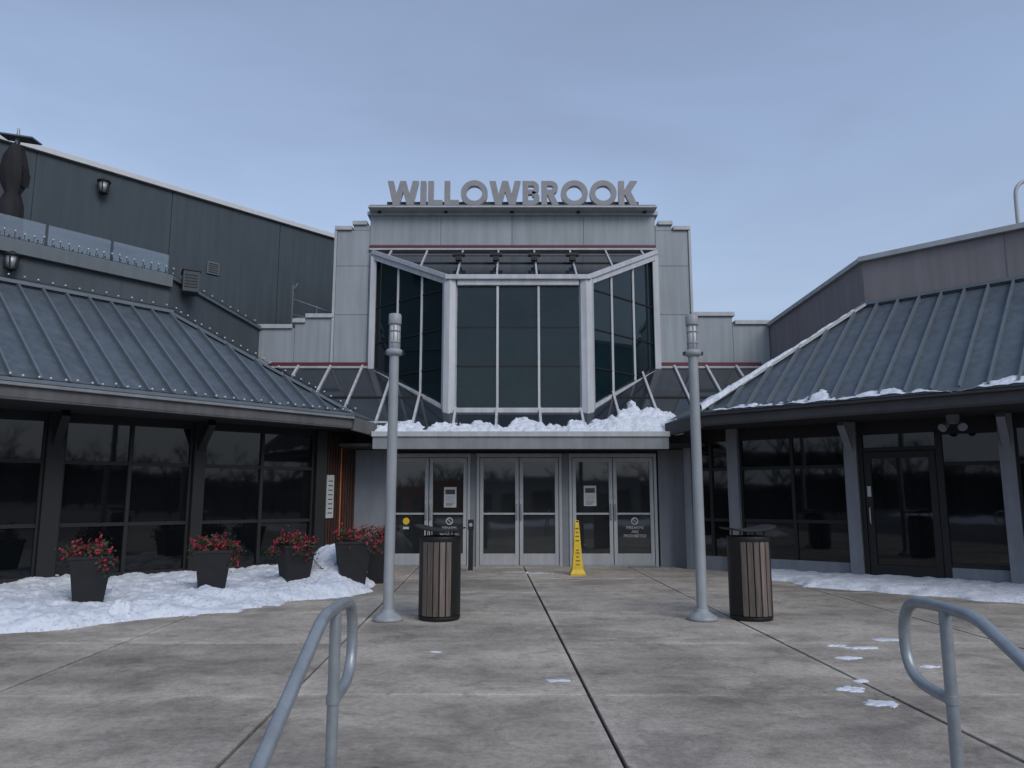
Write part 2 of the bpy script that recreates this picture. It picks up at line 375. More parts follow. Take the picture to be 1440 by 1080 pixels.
# ---------------------------------------------------------------- roof sign
sign=root('mall_name_sign')
b=MB();SY=17.3
b.box(-3.43,3.46,SY-.18,SY+.55,8.24,8.28,'coping');b.box(-3.40,3.43,SY-.14,SY+.5,8.28,8.32,'post')
for x in(-3.2,-1.6,0,1.6,3.2): b.box(x-.04,x+.04,SY+.05,SY+.15,8.2,8.24,'black')
b.box(-3.02,3.06,SY+.05,SY+.13,8.32,8.47,'fascia')
b.build('sign_shelf',sign,.004)
H=.61;T=.225;b=MB();cnt=[0];ZL=8.325
def ext2(poly,x0):
    cnt[0]+=1;d=.002*(cnt[0]%5)
    pts=[(x0+p[0]*H,SY-.10-d,ZL+p[1]*H) for p in poly];n=len(pts)
    b.add(pts,[list(range(n))],'letter')
    b.add(pts+[(p[0],p[1]+.14,p[2]) for p in pts],[(i,(i+1)%n,n+(i+1)%n,n+i) for i in range(n)]+[[n+i for i in range(n)][::-1]],'letters')
def bar(x0,xa,ya,xb,yb,hw): ext2([(xa-hw,ya),(xa+hw,ya),(xb+hw,yb),(xb-hw,yb)],x0)
def rect(x0,a,c,d,e): ext2([(a,d),(c,d),(c,e),(a,e)],x0)
def arc(x0,cx,cy,rx,ry,t,a0,a1,n=28):
    for i in range(n):
        p=a0+(a1-a0)*i/n;q=a0+(a1-a0)*(i+1)/n
        pts=[(cx+rx*math.cos(p),cy+ry*math.sin(p)),(cx+rx*math.cos(q),cy+ry*math.sin(q)),(cx+(rx-t)*math.cos(q),cy+(ry-t)*math.sin(q)),(cx+(rx-t)*math.cos(p),cy+(ry-t)*math.sin(p))]
        P=[(x0+u*H,SY-.10,ZL+v*H) for u,v in pts]
        b.add(P,[(0,1,2,3)],'letter');B=[(u[0],u[1]+.14,u[2]) for u in P]
        b.add(P+B,[(0,1,5,4),(3,2,6,7),(4,5,6,7)],'letters')
widths={'W':1.22,'I':T,'L':.57,'O':1.06,'B':.67,'R':.69,'K':.74}
tw=sum(widths[c] for c in 'WILLOWBROOK')+.075*10
x=.01-tw*H/2
for c in 'WILLOWBROOK':
    w_=widths[c]
    if c=='W':
        bar(x,.115,1,.34,0,.12);bar(x,.34,0,.61,1,.115);bar(x,.61,1,.88,0,.115);bar(x,.88,0,1.105,1,.12)
    if c=='I': rect(x,0,T,0,1)
    if c=='L': rect(x,0,T,0,1);rect(x,T,w_,0,T*.95)
    if c=='O': arc(x,.53,.5,.53,.53,.215,0,2*math.pi,40)
    if c in'BR':
        rect(x,0,T,0,1)
        arc(x,.38,.73,.27,.27,.185,-math.pi/2,math.pi/2,14);rect(x,T,.38,.815,1);rect(x,T,.38,.46,.645)
        if c=='B': arc(x,.38,.29,.29,.29,.20,-math.pi/2,math.pi/2,14);rect(x,T,.38,0,.20)
        else: bar(x,.56,0,.34,.48,.125)
    if c=='K': rect(x,0,T,0,1);bar(x,.24,.42,.60,1,.145);bar(x,.60,0,.34,.56,.14)
    x+=(w_+.075)*H
b.build('sign_letters',sign)

# ---------------------------------------------------------------- restaurant wings
def wing(side):
    r=root('restaurant_pavilion')
    if side<0:
        F=frame((-3.85,15.0),(-.738,-.674),(.674,-.738))
        E=V((-3.05,14.4,0));d=V((-.64,-.77,0)).normalized();n=V((.77,-.64,0)).normalized();run=2.69;hip=2.38;zt=4.93;L=9.5
    else:
        F=frame((3.65,15.4),(.790,-.613),(-.613,-.790))
        E=V((3.49,13.9,0));d=V((.72,-.694,0)).normalized();n=V((-.694,-.72,0)).normalized();run=2.62;hip=2.14;zt=5.08;L=9.5
    ze=2.97
    def RP(s,t,h=0):
        nn=(n*(zt-ze)+V((0,0,run))).normalized()
        return E+d*s-n*run*t+V((0,0,ze+(zt-ze)*t))+nn*h
    b=MB()
    b.prism([RP(0,0),RP(L,0),RP(L,1),RP(hip,1)],(0,0,-.04),'roof')
    top=RP(hip,1)
    if side<0: side_poly=[RP(0,0),top,V((-5.45,17.3,4.2)),V((-2.70,14.9,2.9))]
    else: side_poly=[RP(0,0),V((3.05,14.85,2.9)),V((5.75,17.35,4.2)),top]
    b.add([side_poly[0],side_poly[1],side_poly[2]],[(0,1,2)],'roof');b.add([side_poly[0],side_poly[2],side_poly[3]],[(0,1,2)],'roof')
    b.build('metal_roof',r)
    b=MB();s=.2
    up=(n*(zt-ze)+V((0,0,run))).normalized()
    while s<L-.05:
        t1=min(1,s/hip)
        b.beam(RP(s,.0,.035),RP(s,t1,.035),.032,.08,'rib',up=up)
        s+=.37
    cap='rib' if side<0 else 'coping'
    b.beam(RP(0,0,.03),RP(hip,1,.03),.16 if side<0 else .2,.05,cap)
    b.beam(RP(0,-.005,-.01)+V((0,0,.02)),RP(L,-.005,-.01)+V((0,0,.02)),.06,.05,'rib')
    b.beam(RP(hip-.03,1.0,.05),RP(L,1.0,.05),.10,.06,'rib')
    b.build('roof_seams',r,.003)
    b=MB()
    p0=E+V((0,0,0));p1=E+d*L
    fm='fasciaL' if side<0 else 'fascia'
    b.beam(p0+V((0,0,2.83))-n*.05,p1+V((0,0,2.83))-n*.05,.08,.24,fm)
    b.beam(p0+V((0,0,2.915))-n*.0,p1+V((0,0,2.915)),.10,.045,'fascial' if side<0 else 'fascia')
    q=V((-2.70,14.86,0)) if side<0 else V((3.05,14.82,0))
    b.beam(p0+V((0,0,2.80)),q+V((0,0,2.72)),.08,.25,fm)
    w0=F(-.3,-.2,0);w1=F(L+1,-.2,0)
    zs=2.735
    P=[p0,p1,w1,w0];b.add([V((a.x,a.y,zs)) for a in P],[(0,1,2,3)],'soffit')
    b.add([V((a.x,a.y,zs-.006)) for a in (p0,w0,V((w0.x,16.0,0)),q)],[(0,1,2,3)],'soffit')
    b.build('eaves',r,.004)
    b=MB();g=MB()
    if side<0:
        bays=[(.1,1.16,2.25),(2.45,3.45,4.45),(4.7,5.8,6.9),(7.15,8.2,9.3)];posts=[(-.12,.1),(2.25,2.45),(4.45,4.7),(6.9,7.15),(9.3,9.5)]
        rows=[(.2,.94),(1.0,1.93),(1.99,2.6)];pm='frame'
        b.box(-.12,10.5,-.3,-.06,-.02,2.74,'soffit',F);b.box(.1,10,-.04,.06,-.02,.2,'frame',F);b.box(.1,10,-.05,.05,2.6,2.735,'frame',F)
    else:
        bays=[(0.05,.42,.81),(1.02,2.02,2.97),(5.52,6.4,7.4),(7.6,8.5,9.5)];posts=[(-.1,.05),(.81,1.02),(2.97,3.18),(5.31,5.52),(7.4,7.6)]
        rows=[(.27,.94),(1.0,1.93),(1.99,2.5)];pm='post'
        b.box(-.1,10.5,-.3,-.06,-.02,2.74,'soffit',F)
        for a,c in((.05,.81),(1.02,2.97),(4.5,5.31),(5.52,10)): b.box(a,c,-.05,.05,-.02,.27,'post',F)
        b.box(-.05,10,-.05,.05,2.5,2.735,'frame',F)
    for a,m_,c in bays:
        for z0,z1 in rows:
            for s0,s1 in((a+.04,m_-.03),(m_+.03,c-.04)):
                g.pane([F(s0-.01,.0,z0-.01),F(s1+.01,.0,z0-.01),F(s1+.01,.0,z1+.01),F(s0-.01,.0,z1+.01)],'glass',.005)
        b.box(a,a+.04,-.05,.045,rows[0][0],rows[-1][1],'frame',F);b.box(c-.04,c,-.05,.045,rows[0][0],rows[-1][1],'frame',F)
        b.box(m_-.03,m_+.03,-.05,.05,rows[0][0],rows[-1][1],'frame',F)
        for z in(.97,1.96):
            b.box(a+.04,m_-.03,-.05,.04,z-.03,z+.03,'frame',F);b.box(m_+.03,c-.04,-.05,.04,z-.03,z+.03,'frame',F)
    for a,c in posts:
        b.box(a,c,-.06,.16,-.02,2.73,pm,F)
        if c>1.5: b.beam(F((a+c)/2,.12,2.25),F((a+c)/2,.62,2.68),.12,.12,pm)
    if side>0:
        b.box(3.18,3.26,-.05,.07,0,2.5,'frame',F);b.box(4.40,4.5,-.05,.07,0,2.5,'frame',F);b.box(3.26,4.40,-.05,.06,2.2,2.27,'frame',F)
        b.box(3.27,3.38,-.03,.05,.02,2.19,'frame',F);b.box(4.28,4.39,-.03,.05,.02,2.19,'frame',F)
        b.box(3.38,4.28,-.03,.05,.02,.26,'frame',F);b.box(3.38,4.28,-.03,.05,2.08,2.19,'frame',F)
        g.pane([F(3.37,.0,.25),F(4.29,.0,.25),F(4.29,.0,2.09),F(3.37,.0,2.09)],'glass')
        g.pane([F(3.25,.0,2.26),F(4.41,.0,2.26),F(4.41,.0,2.5),F(3.25,.0,2.5)],'glass')
        b.tube([F(3.33,.05,.95),F(3.33,.11,.97),F(3.33,.11,1.22),F(3.33,.05,1.24)],.014,'galv',8)
        b.box(3.30,3.36,.05,.06,1.42,1.6,'paper',F)
        g.pane([F(4.5,.0,.27),F(5.31,.0,.27),F(5.31,.0,1.95),F(4.5,.0,1.95)],'glass');g.pane([F(4.5,.0,1.99),F(5.31,.0,1.99),F(5.31,.0,2.5),F(4.5,.0,2.5)],'glass')
        b.box(4.5,5.31,-.05,.05,1.93,1.99,'frame',F);b.box(4.5,5.31,-.05,.05,.27,.33,'frame',F)
        b.box(4.5,5.31,-.05,.045,2.45,2.5,'frame',F)
        for k in(-.09,.09):
            b.cyl(F(4.75+k,.45,2.58),F(4.75+k*1.6,.58,2.51),.045,.07,'post',12)
        b.box(4.66,4.84,.4,.5,2.58,2.73,'post',F)
    b.build('window_frames',r,.004);g.build('windows',r)
    b=MB();pm_='parapet' if side<0 else 'taupe'
    zp=5.68 if side<0 else 6.05
    PF=lambda s,o,z: RP(hip,1)*1+d*s+n*o+V((0,0,z-zt))
    A=PF(0,-.1,0);A.z=0
    b.prism([PF(0,-.10,4.6),PF(L-hip+2,-.10,4.6),PF(L-hip+2,-.10,zp),PF(0,-.10,zp)],-n*.2,pm_)
    C=V((-5.98,17.5,0)) if side<0 else V((6.1,17.52,0));zc=5.36 if side<0 else 5.45
    off=V((-.2,0,0)) if side<0 else V((.2,0,0))
    b.prism([A+V((0,0,3.6)),C+V((0,0,3.6)),C+V((0,0,zc)),A+V((0,0,zp))],off,pm_)
    if side<0:
        b.beam(PF(0,-.12,zp-.09),PF(L-hip+2,-.12,zp-.09),.26,.24,'parapet_l')
        b.beam(A+V((0,0,zp+.0))+off*.4,C+V((0,0,zc))+off*.4,.28,.07,'parapet_l')
        for s in(.9,3.0): b.beam(PF(s,-.096,4.9),PF(s,-.096,5.4),.012,.012,'panelback',up=n)
        M_=A*.45+C*.55;b.beam(M_+V((.012,0,4.4)),M_+V((.012,0,5.5)),.012,.012,'panelback',up=(0,1,0))
    else:
        b.beam(PF(-.05,-.16,zp),PF(L-hip+2,-.16,zp),.30,.10,'coping')
        b.beam(A+V((0,0,zp))+off*.4,C+V((0,0,zc))+off*.4,.30,.09,'coping')
        for s in(2.4,):b.beam(PF(s,-.097,5.1),PF(s,-.097,zp-.05),.01,.01,'parapet_l',up=n)
    b.build('parapet',r,.006)
    b=MB()
    b.prism([V((q_.x,q_.y,4.5)) for q_ in (PF(.1,-.3,0),PF(L,-.3,0),PF(L,-4,0),PF(2,-4,0))],(0,0,.3),'soffit')
    b.build('roof_deck',r)
    return r,F,RP,PF,A,C,d,n
rl,FL,RPL,PFL,AL,CL,dL,nL=wing(-1)
rr,FR,RPR,PFR,AR,CR,dR,nR=wing(1)
b=MB()
p=V((-3.80,15.05,0));q=V((-3.3,15.88,0));dd=(q-p);ln=dd.length;dd.normalize();nn=V((dd.y,-dd.x,0))
b.prism([p,q,q-nn*.1,p-nn*.1],(0,0,2.7),'frame')
k=0
while k*.075<ln-.03:
    s=k*.075+.03;b.beam(p+dd*s+nn*.02,p+dd*s+nn*.02+V((0,0,2.7)),.05,.03,'wood',up=nn);k+=1
b.beam(p+dd*.52+nn*.05+V((0,0,.3)),p+dd*.52+nn*.05+V((0,0,2.4)),.018,.02,'orange',up=nn)
b.beam(p+dd*.22+nn*.06+V((0,0,1.0)),p+dd*.22+nn*.06+V((0,0,1.85)),.2,.02,'paper',up=nn)
for k in range(8): b.beam(p+dd*.16+nn*.073+V((0,0,1.1+k*.09)),p+dd*.28+nn*.073+V((0,0,1.1+k*.09)),.003,.02,'ink')
b.build('wood_slat_wall',rl,.003)
# glass guard
b=MB()
for k in range(8):
    s0=-.0+k*1.1
    b.prism([PFL(s0+.02,-.2,5.72),PFL(s0+1.07,-.2,5.72),PFL(s0+1.07,-.2,6.16),PFL(s0+.02,-.2,6.16)],nL*.012,'guard')
    b.beam(PFL(s0,-.2,5.7),PFL(s0,-.2,6.14),.03,.03,'galv')
b.build('glass_guardrail')
b=MB();c=AL*.8+CL*.2
b.box(-.15,.15,-.2,.2,0,.42,'parapet');b.box(-.17,.17,-.22,.22,.42,.46,'black')
for k in range(5): b.box(-.12,.12,-.21,-.2,.08+k*.06,.11+k*.06,'black')
b.build('rooftop_hvac_unit',bevel=.01,loc=(c.x+.1,c.y-.3,5.45),rz=.5)

# ---------------------------------------------------------------- big slate building behind
bg=root('department_store_building')
F2=frame((-5.2,21.6),(-.676,-.737),(.737,-.676))
b=MB()
zz=9.0;edges=[-4,-1.1,1.9,4.9,7.9,10.9,13.9]
b.box(-4,14,-.3,-.03,0,zz,'panelback',F2)
for i in range(len(edges)-1): b.box(edges[i]+.008,edges[i+1]-.008,-.05,0,0,zz-.02,'slate',F2)
b.box(-4,14,-14,-.3,8.5,8.6,'slate',F2)
b.build('cladding',bg,.003)
b=MB();b.box(-4,14.02,-.5,.10,zz,zz+.13,'lens',F2);b.build('white_coping',bg,.01)
b=MB();b.box(3.6,3.92,0,.04,7.1,7.42,'parapet_l',F2)
for k in range(5): b.box(3.63,3.89,.04,.05,7.14+k*.055,7.16+k*.055,'black',F2)
b.build('vent_grille',bg)
def sconce(loc,rz=0,s=1.):
    b=MB();b.box(-.07*s,.07*s,.0,.03*s,-.12*s,.12*s,'black');b.beam((0,0,.1*s),(0,-.12*s,.14*s),.03*s,.03*s,'black')
    b.lathe([(.02*s,.16*s),(.13*s,.10*s),(.13*s,.07*s)],'black',12,(0,-.15*s,0))
    b.lathe([(.07*s,-.14*s),(.10*s,.07*s)],'galv',10,(0,-.15*s,0))
    for k in range(6):
        a=k*math.pi/3;b.cyl((.08*s*math.cos(a),-.15*s+.08*s*math.sin(a),-.14*s),(.115*s*math.cos(a),-.15*s+.115*s*math.sin(a),.08*s),.012*s,.012*s,'black',5)
    b.lathe([(.02*s,-.19*s),(.085*s,-.16*s),(.085*s,-.13*s)],'black',12,(0,-.15*s,0))
    b.build('wall_lantern',loc=loc,rz=rz)
pp=F2(6.55,.0,8.58);sconce(pp,math.radians(47),1.15)
pp=PFL(2.75,-.09,5.32);sconce(pp,math.radians(50),1.0)
b=MB()
for x in(-5.75,-5.15,-4.55): b.cyl((x,19.2+.3*(x+5.75),5.0),(x,19.2+.3*(x+5.75),6.55-.22*(x+5.75)),.018,.018,'galv',6)
b.tube([(-5.75,19.2,6.55),(-4.3,19.6,6.1)],.018,'galv',6);b.tube([(-5.75,19.2,6.15),(-4.3,19.6,5.8)],.014,'galv',6)
b.cyl((-5.72,19.1,5.0),(-5.72,19.1,6.9),.03,.03,'parapet_l',8);b.tube([(-5.72,19.1,6.7),(-5.6,19.1,6.95)],.02,'parapet_l',6)
b.build('roof_railing')
# closed umbrella on deck
b=MB();n=20;prof=[(.03,2.28),(.10,2.22),(.15,2.0),(.19,1.75),(.16,1.5),(.11,1.32),(.17,1.15),(.19,.6),(.22,.25),(.20,.2)]
vs=[];fs=[]
for i,(r_,z) in enumerate(prof):
    for k in range(n):
        a=2*math.pi*k/n+.06*i;rr_=r_*(1+.22*math.cos(k*math.pi)+R.uniform(-.15,.15));vs.append((rr_*math.cos(a),rr_*math.sin(a),z))
for i in range(len(prof)-1):
    for k in range(n): fs.append((i*n+k,i*n+(k+1)%n,(i+1)*n+(k+1)%n,(i+1)*n+k))
b.add(vs,fs,'cloth',True);b.cyl((0,0,-.9),(0,0,2.35),.028,.028,'galv',10)
b.add([(.13,-.1,1.95),(.36,-.08,1.62),(.30,-.02,1.42),(.10,0,1.5)],[(0,1,2,3)],'cloth')
b.beam((-.28,0,2.44),(.36,0,2.34),.3,.025,'parapet_l');b.cyl((0,0,2.3),(0,0,2.42),.05,.04,'galv',10);b.cyl((0,0,2.42),(.0,0,2.58),.03,.02,'galv',8)
b.build('closed_patio_umbrella',loc=(-9.03,12.95,5.5))
b=MB();b.tube(chaikin([V((0,0,-1)),V((0,0,.7)),V((.02,0,.98)),V((.2,0,1.12)),V((.42,0,1.1)),V((.5,0,1.0))],3),.035,'coping',10)
b.build('roof_vent_pipe',loc=(9.05,12.9,5.95))

# string lights
b=MB()
def strip(pa,pb,n,h=.05,sag=0):
    pts=[]
    for i in range(n+1):
        t=i/n;p=V(pa).lerp(V(pb),t);p.z-=sag*math.sin(math.pi*((t*4)%1));pts.append(p)
        if i<n: 
            q=p+V((R.uniform(-.02,.02),R.uniform(-.02,.02),h+R.uniform(-.01,.02)));b.ball(q,.019,'bulb',6);b.cyl(p,q,.006,.006,'black',4,caps=False)
    b.tube(pts,.005,'black',4)
strip(PFL(0,-.05,5.74),PFL(6,-.05,5.74),42,.12)
strip(RPL(0,0,.09),RPL(2.38,1,.09),24,.04)
strip(RPL(.1,0,.05),RPL(8,0,.05),46,.03)
strip(RPL(2.3,1,.12),RPL(8,1,.12),26,.04)
strip(AL+V((.06,0,5.72)),CL+V((.06,-.1,5.4)),10,.04)
b.build('string_lights')

# ---------------------------------------------------------------- street lamps
def lamp(loc):
    b=MB()
    b.lathe([(.175,0),(.175,.03),(.15,.05),(.10,.085),(.075,.10),(.07,.13)],'pole',24)
    b.cyl((0,0,.12),(0,0,3.14),.063,.058,'pole',20)
    b.lathe([(.06,3.10),(.10,3.12),(.10,3.17),(.065,3.19)],'pole',20)
    b.box(-.12,-.05,-.02,.02,3.12,3.16,'black');b.box(.05,.12,-.02,.02,3.12,3.16,'black')
    b.lathe([(.058,3.19),(.058,3.5),(.055,3.5)],'lens',20)
    for k in range(8):
        a=k*math.pi/4;b.cyl((.064*math.cos(a),.064*math.sin(a),3.18),(.064*math.cos(a),.064*math.sin(a),3.5),.006,.006,'pole',6)
    for z in(3.26,3.40): b.lathe([(.068,z),(.072,z+.008),(.068,z+.016)],'pole',20)
    b.lathe([(.075,3.49),(.078,3.50),(.078,3.60),(.07,3.62),(.01,3.63)],'pole',20)
    for a in(.6,2.2,3.8,5.4): b.cyl((.14*math.cos(a),.14*math.sin(a),.03),(.14*math.cos(a),.14*math.sin(a),.06),.012,.012,'galv',6)
    b.build('street_lamp',loc=loc)
lamp((-1.43,9.0,0));lamp((2.21,9.05,0))
# ---------------------------------------------------------------- bins
def bin_(loc,rz,tilt):
    b=MB()
    b.lathe([(.235,0),(.245,.02),(.245,.05)],'black',32)
    b.lathe([(.235,.05),(.245,.07),(.245,.90),(.25,.92),(.25,.95),(.20,.955),(.19,.90)],'black',32)
    for side in(0,math.pi):
        for k in range(5):
            a=side-math.pi/2+(k-2)*.285
            c,s_=math.cos(a),math.sin(a);nn=V((c,s_,0))
            b.beam(nn*.253+V((0,0,.06)),nn*.253+V((0,0,.89)),.060,.02,'slat',up=nn)
    for a in (.785,2.36,3.93,5.5): b.cyl((.2*math.cos(a),.2*math.sin(a),.94),(.2*math.cos(a),.2*math.sin(a),1.02),.01,.01,'black',6)
    n=12;vs=[];fs=[]
    for zz_ in(0,.018):
        for i in range(n+1):
            for j in range(n+1):
                u=(i/n-.5)*.56;v=(j/n-.5)*.54;rr=(abs(u/.28)**6+abs(v/.27)**6)**(1/6)
                if rr>1:u/=rr;v/=rr
                vs.append((u,v,1.01+zz_+tilt*u+.05*(abs(u)/.27)**2*.8))
    K=(n+1)**2
    for i in range(n):
        for j in range(n):
            a=i*(n+1)+j;fs.append((a,a+1,a+n+2,a+n+1));fs.append((K+a,K+a+n+1,K+a+n+2,K+a+1))
    per=[i*(n+1) for i in range(n+1)]+[n*(n+1)+j for j in range(1,n+1)]+[i*(n+1)+n for i in range(n-1,-1,-1)]+[j for j in range(n-1,0,-1)]
    for a,c in zip(per,per[1:]+per[:1]): fs.append((a,c,K+c,K+a))
    b.add(vs,fs,'black')
    b.build('litter_bin',loc=loc,rz=rz,bevel=.003)
bin_((-.85,9.12,0),-.08,-.06);bin_((2.80,9.12,0),.05,.05)
# ---------------------------------------------------------------- caution cone
b=MB()
prof=[(.17,.0),(.175,.03),(.15,.06),(.125,.10),(.10,.3),(.075,.6),(.055,.85),(.045,.93),(.02,.95)]
vs=[];fs=[];n=4
for i,(r_,z) in enumerate(prof):
    for k in range(n):
        a=math.pi/4+k*math.pi/2;vs.append((r_*1.15*math.cos(a),r_*.9*math.sin(a),z))
for i in range(len(prof)-1):
    for k in range(n): fs.append((i*n+k,i*n+(k+1)%n,(i+1)*n+(k+1)%n,(i+1)*n+k))
fs.append([(len(prof)-1)*n+k for k in range(n)]);b.add(vs,fs,'yellow')
for k,z in enumerate((.84,.77,.70,.62,.45,.40,.33,.26,.19)):
    y=-(.1+(.05-.1)*(z-.1)/.8)*.68-.012
    w_=(.03,.022,.03,.035,.028,.036,.024,.038,.03)[k]
    b.beam((-w_,y,z),(w_,y,z),.004,.014,'ink')
b.tube([(-.03,0,.93),(-.03,0,.98),(.03,0,.98),(.03,0,.93)],.009,'yellow',6)
b.build('wet_floor_sign',loc=(1.2,14.2,0),rz=.06,bevel=.006)
b=MB();b.box(-.045,.045,-.04,.04,0,.95,'black');b.box(-.055,.055,-.05,.05,.78,.98,'black');b.cyl((0,-.05,.88),(0,-.06,.88),.035,.035,'galv',14);b.box(-.08,.08,-.08,.08,0,.015,'galv')
b.build('door_actuator_bollard',loc=(-.8,14.9,0),bevel=.006)
# ---------------------------------------------------------------- handrails
def handrail(x):
    b=MB()
    path=[(0.9,.19),(2.62,.955),(2.72,.99),(2.85,.995),(3.02,.995),(3.14,.985),(3.2,.92),(3.215,.83),(3.2,.74),(3.14,.685),(3.03,.67),(2.9,.67)]
    b.tube(chaikin([V((x,p[0],p[1])) for p in path],3),.022,'galv',16)
    b.cyl((x,2.9,0),(x,2.9,.985),.0215,.0215,'galv',16);b.lathe([(.05,0),(.05,.008),(.03,.02)],'galv',16,(x,2.9,0))
    b.cyl((x,1.0,-.34),(x,1.0,.23),.0215,.0215,'galv',16)
    b.cyl((x,2.9,.655),(x,2.9,.685),.026,.026,'galv',16)
    b.build('handrail')
handrail(-.655);handrail(1.61)

# ---------------------------------------------------------------- planters
def planter(loc,rz,s=1.,sd=0,droop=.5):
    rg=random.Random(sd);b=MB()
    hb,ht,h=.155*s,.235*s,.62*s
    def ring(r_,z):
        o=[]
        for (a,c) in((-1,-1),(1,-1),(1,1),(-1,1)): o.append((a*r_,c*r_,z))
        return o
    vs=ring(hb,0)+ring(ht,h)+ring(ht+.012,h)+ring(ht+.012,h+.035)+ring(ht-.02,h+.035)+ring(ht-.03,h-.04)
    fs=[(3,2,1,0)]
    for i in range(5):
        for k in range(4): fs.append((i*4+k,i*4+(k+1)%4,(i+1)*4+(k+1)%4,(i+1)*4+k))
    fs.append((20,21,22,23));b.add(vs,fs,'plastic')
    clumps=[(rg.uniform(-.2,.2),rg.uniform(-.2,.2),h+.05+rg.uniform(0,.10)) for _ in range(9)]
    for _ in range(4):
        a=rg.uniform(0,6.28);r_=ht+rg.uniform(.02,.12);clumps.append((r_*math.cos(a),r_*math.sin(a),h-rg.uniform(-.05,.18)*droop))
    def tri(c,sz,m):
        n1=V((rg.gauss(0,1),rg.gauss(0,1),rg.gauss(0,1))).normalized();t=n1.orthogonal().normalized();u=n1.cross(t)
        c=V(c);b.add([c-t*sz*.5,c+u*sz*.35,c+t*sz*.6,c-u*sz*.35],[(0,1,2,3)],m)
    for c in clumps:
        b.cyl((c[0]*.4,c[1]*.4,h-.03),c,.006,.004,'leaf',4,caps=False)
        for _ in range(34):
            tri([c[i]+rg.gauss(0,.055) for i in range(3)],rg.uniform(.03,.06),'leaf')
        for _ in range(10):
            q=[c[i]+rg.gauss(0,.06) for i in range(3)];q[2]+=.02
            for _ in range(5): tri([q[i]+rg.gauss(0,.012) for i in range(3)],rg.uniform(.022,.038),'petal')
    b.build('flower_planter',loc=loc,rz=rz,bevel=0)
planter((-5.29,9.7,.03),.5,1,1,1);planter((-4.16,10.75,.03),.35,1,2,1);planter((-3.33,11.85,.03),.6,1,3,.4);planter((-2.50,12.1,.0),.3,1.12,5,.8);planter((-2.22,12.95,0),.2,1.12,6,.8)
b=MB();p0=V((-3.12,11.95,.55));p1=V((-2.66,12.15,.55))
for i in range(16):
    t=(i+.5)/16;c=p0.lerp(p1,t);c.z-=.26*4*t*(1-t);t2=t+.01;c2=p0.lerp(p1,t2);c2.z-=.26*4*t2*(1-t2);a=(c2-c).normalized()
    u=a.cross(V((0,0,1))).normalized() if i%2 else a.cross(V((0,1,0))).normalized()
    ring=[c+a*.024*math.cos(k*math.pi/5)+u*.013*math.sin(k*math.pi/5) for k in range(11)]
    b.tube(ring,.0045,'black',5)
b.build('chain')

# ---------------------------------------------------------------- snow
def snow(name,nu,nv,P,Hf,up=(0,0,1)):
    vs=[];hs=[];up=V(up)
    for i in range(nu+1):
        for j in range(nv+1):
            u,v=i/nu,j/nv;p=P(u,v);h=Hf(u,v,p);hs.append(h);vs.append(p+up*max(h,-.03))
    fs=[]
    for i in range(nu):
        for j in range(nv):
            a=i*(nv+1)+j;q=(a,a+nv+1,a+nv+2,a+1)
            if max(hs[k] for k in q)>0: fs.append(q)
    b=MB();b.add(vs,fs,'snow',True);return b.build(name)
def fb(p,s,o=0): 
    return noise.fractal(V((p[0]*s+o,p[1]*s-o,p[2]*s)),1.0,2.0,5)
def PL(u,v): return FL(-1.6+11*u,-.1+4.7*v,0)
def HL(u,v,p):
    s=-1.6+11*u;o=-.1+4.7*v
    fe=4.05+.35*fb(p,.7)+.16*fb(p,3)+.05*fb(p,9) 
    if s<1.5: fe-=(1.5-s)*1.1
    e=min(1,max(-1,(fe-o)/.55)); e=min(e,(s+.9)/.4, (o+.2)/.1)
    h=.15*math.copysign(abs(e)**.6,e) if e!=0 else 0
    h+=(.07*fb(p,1.3)+.04*fb(p,5,3)+.018*fb(p,14,3))*max(0,min(1,e*2))
    c=V((-3.0,12.75,0));dd=(V((p.x,p.y,0))-c).length
    h+=.48*math.exp(-(dd/.42)**2)*(1 if e>0 else 0)
    c=V((-2.75,12.2,0));dd=(V((p.x,p.y,0))-c).length;h+=.15*math.exp(-(dd/.4)**2)*(1 if e>0 else 0)
    return h
snow('snow_bank',280,140,PL,HL)
def PR(u,v): return FR(.6+9*u,.05+2.5*v,0)
def HR(u,v,p):
    s=.6+9*u;o=.05+2.5*v
    fe=min(1.9,.35+ (s-.8)*.75)+.25*fb(p,.9)+.1*fb(p,4)
    e=min(1,max(-1,(fe-o)/.4));e=min(e,(s-.9)/.3,(o+.1)/.1)
    h=.09*math.copysign(abs(e)**.6,e)+(.03*fb(p,1.4)+.02*fb(p,6))*max(0,min(1,e*2));return h
snow('snow_bank',190,60,PR,HR)
def block(name,loc,sx_,sy_,h,sd,fl_=1.):
    def P(u,v): return V((loc[0]+(u-.5)*sx_,loc[1]+(v-.5)*sy_,loc[2]))
    def Hh(u,v,p):
        r=math.hypot(u-.5,v-.5)*2;e=.75-r+.45*fb(p,5*fl_,sd)
        return (min(1,e*2.5) if e>0 else -1)*h*(1+.3*fb(p,9,sd))
    snow(name,34,34,P,Hh)
block('snow_chunk',(-4.55,9.12,0.0),.5,.4,.19,2)
for (x,y,a,c) in((2.54,5.45,.26,.16),(2.5,5.85,.2,.14),(2.98,6.95,.22,.12),(3.75,7.8,.35,.16),(3.3,7.4,.3,.1),(.36,6.1,.22,.08),(3.1,7.5,.2,.1),(-4.0,5.9,.2,.1),(.5,14.5,.5,.14),(.1,14.7,.5,.12),(2.7,6.1,.12,.07),(-.7,7.2,.14,.06),(3.5,6.6,.16,.08)):
    block('snow_patch',(x,y,.002),a*1.2,c*1.3,.007,x*7,2.6)
nk=V((0,-1.78,2.58)).normalized()
def PC(u,v): return sk(-2.75+6.1*u,-.03+.62*v)
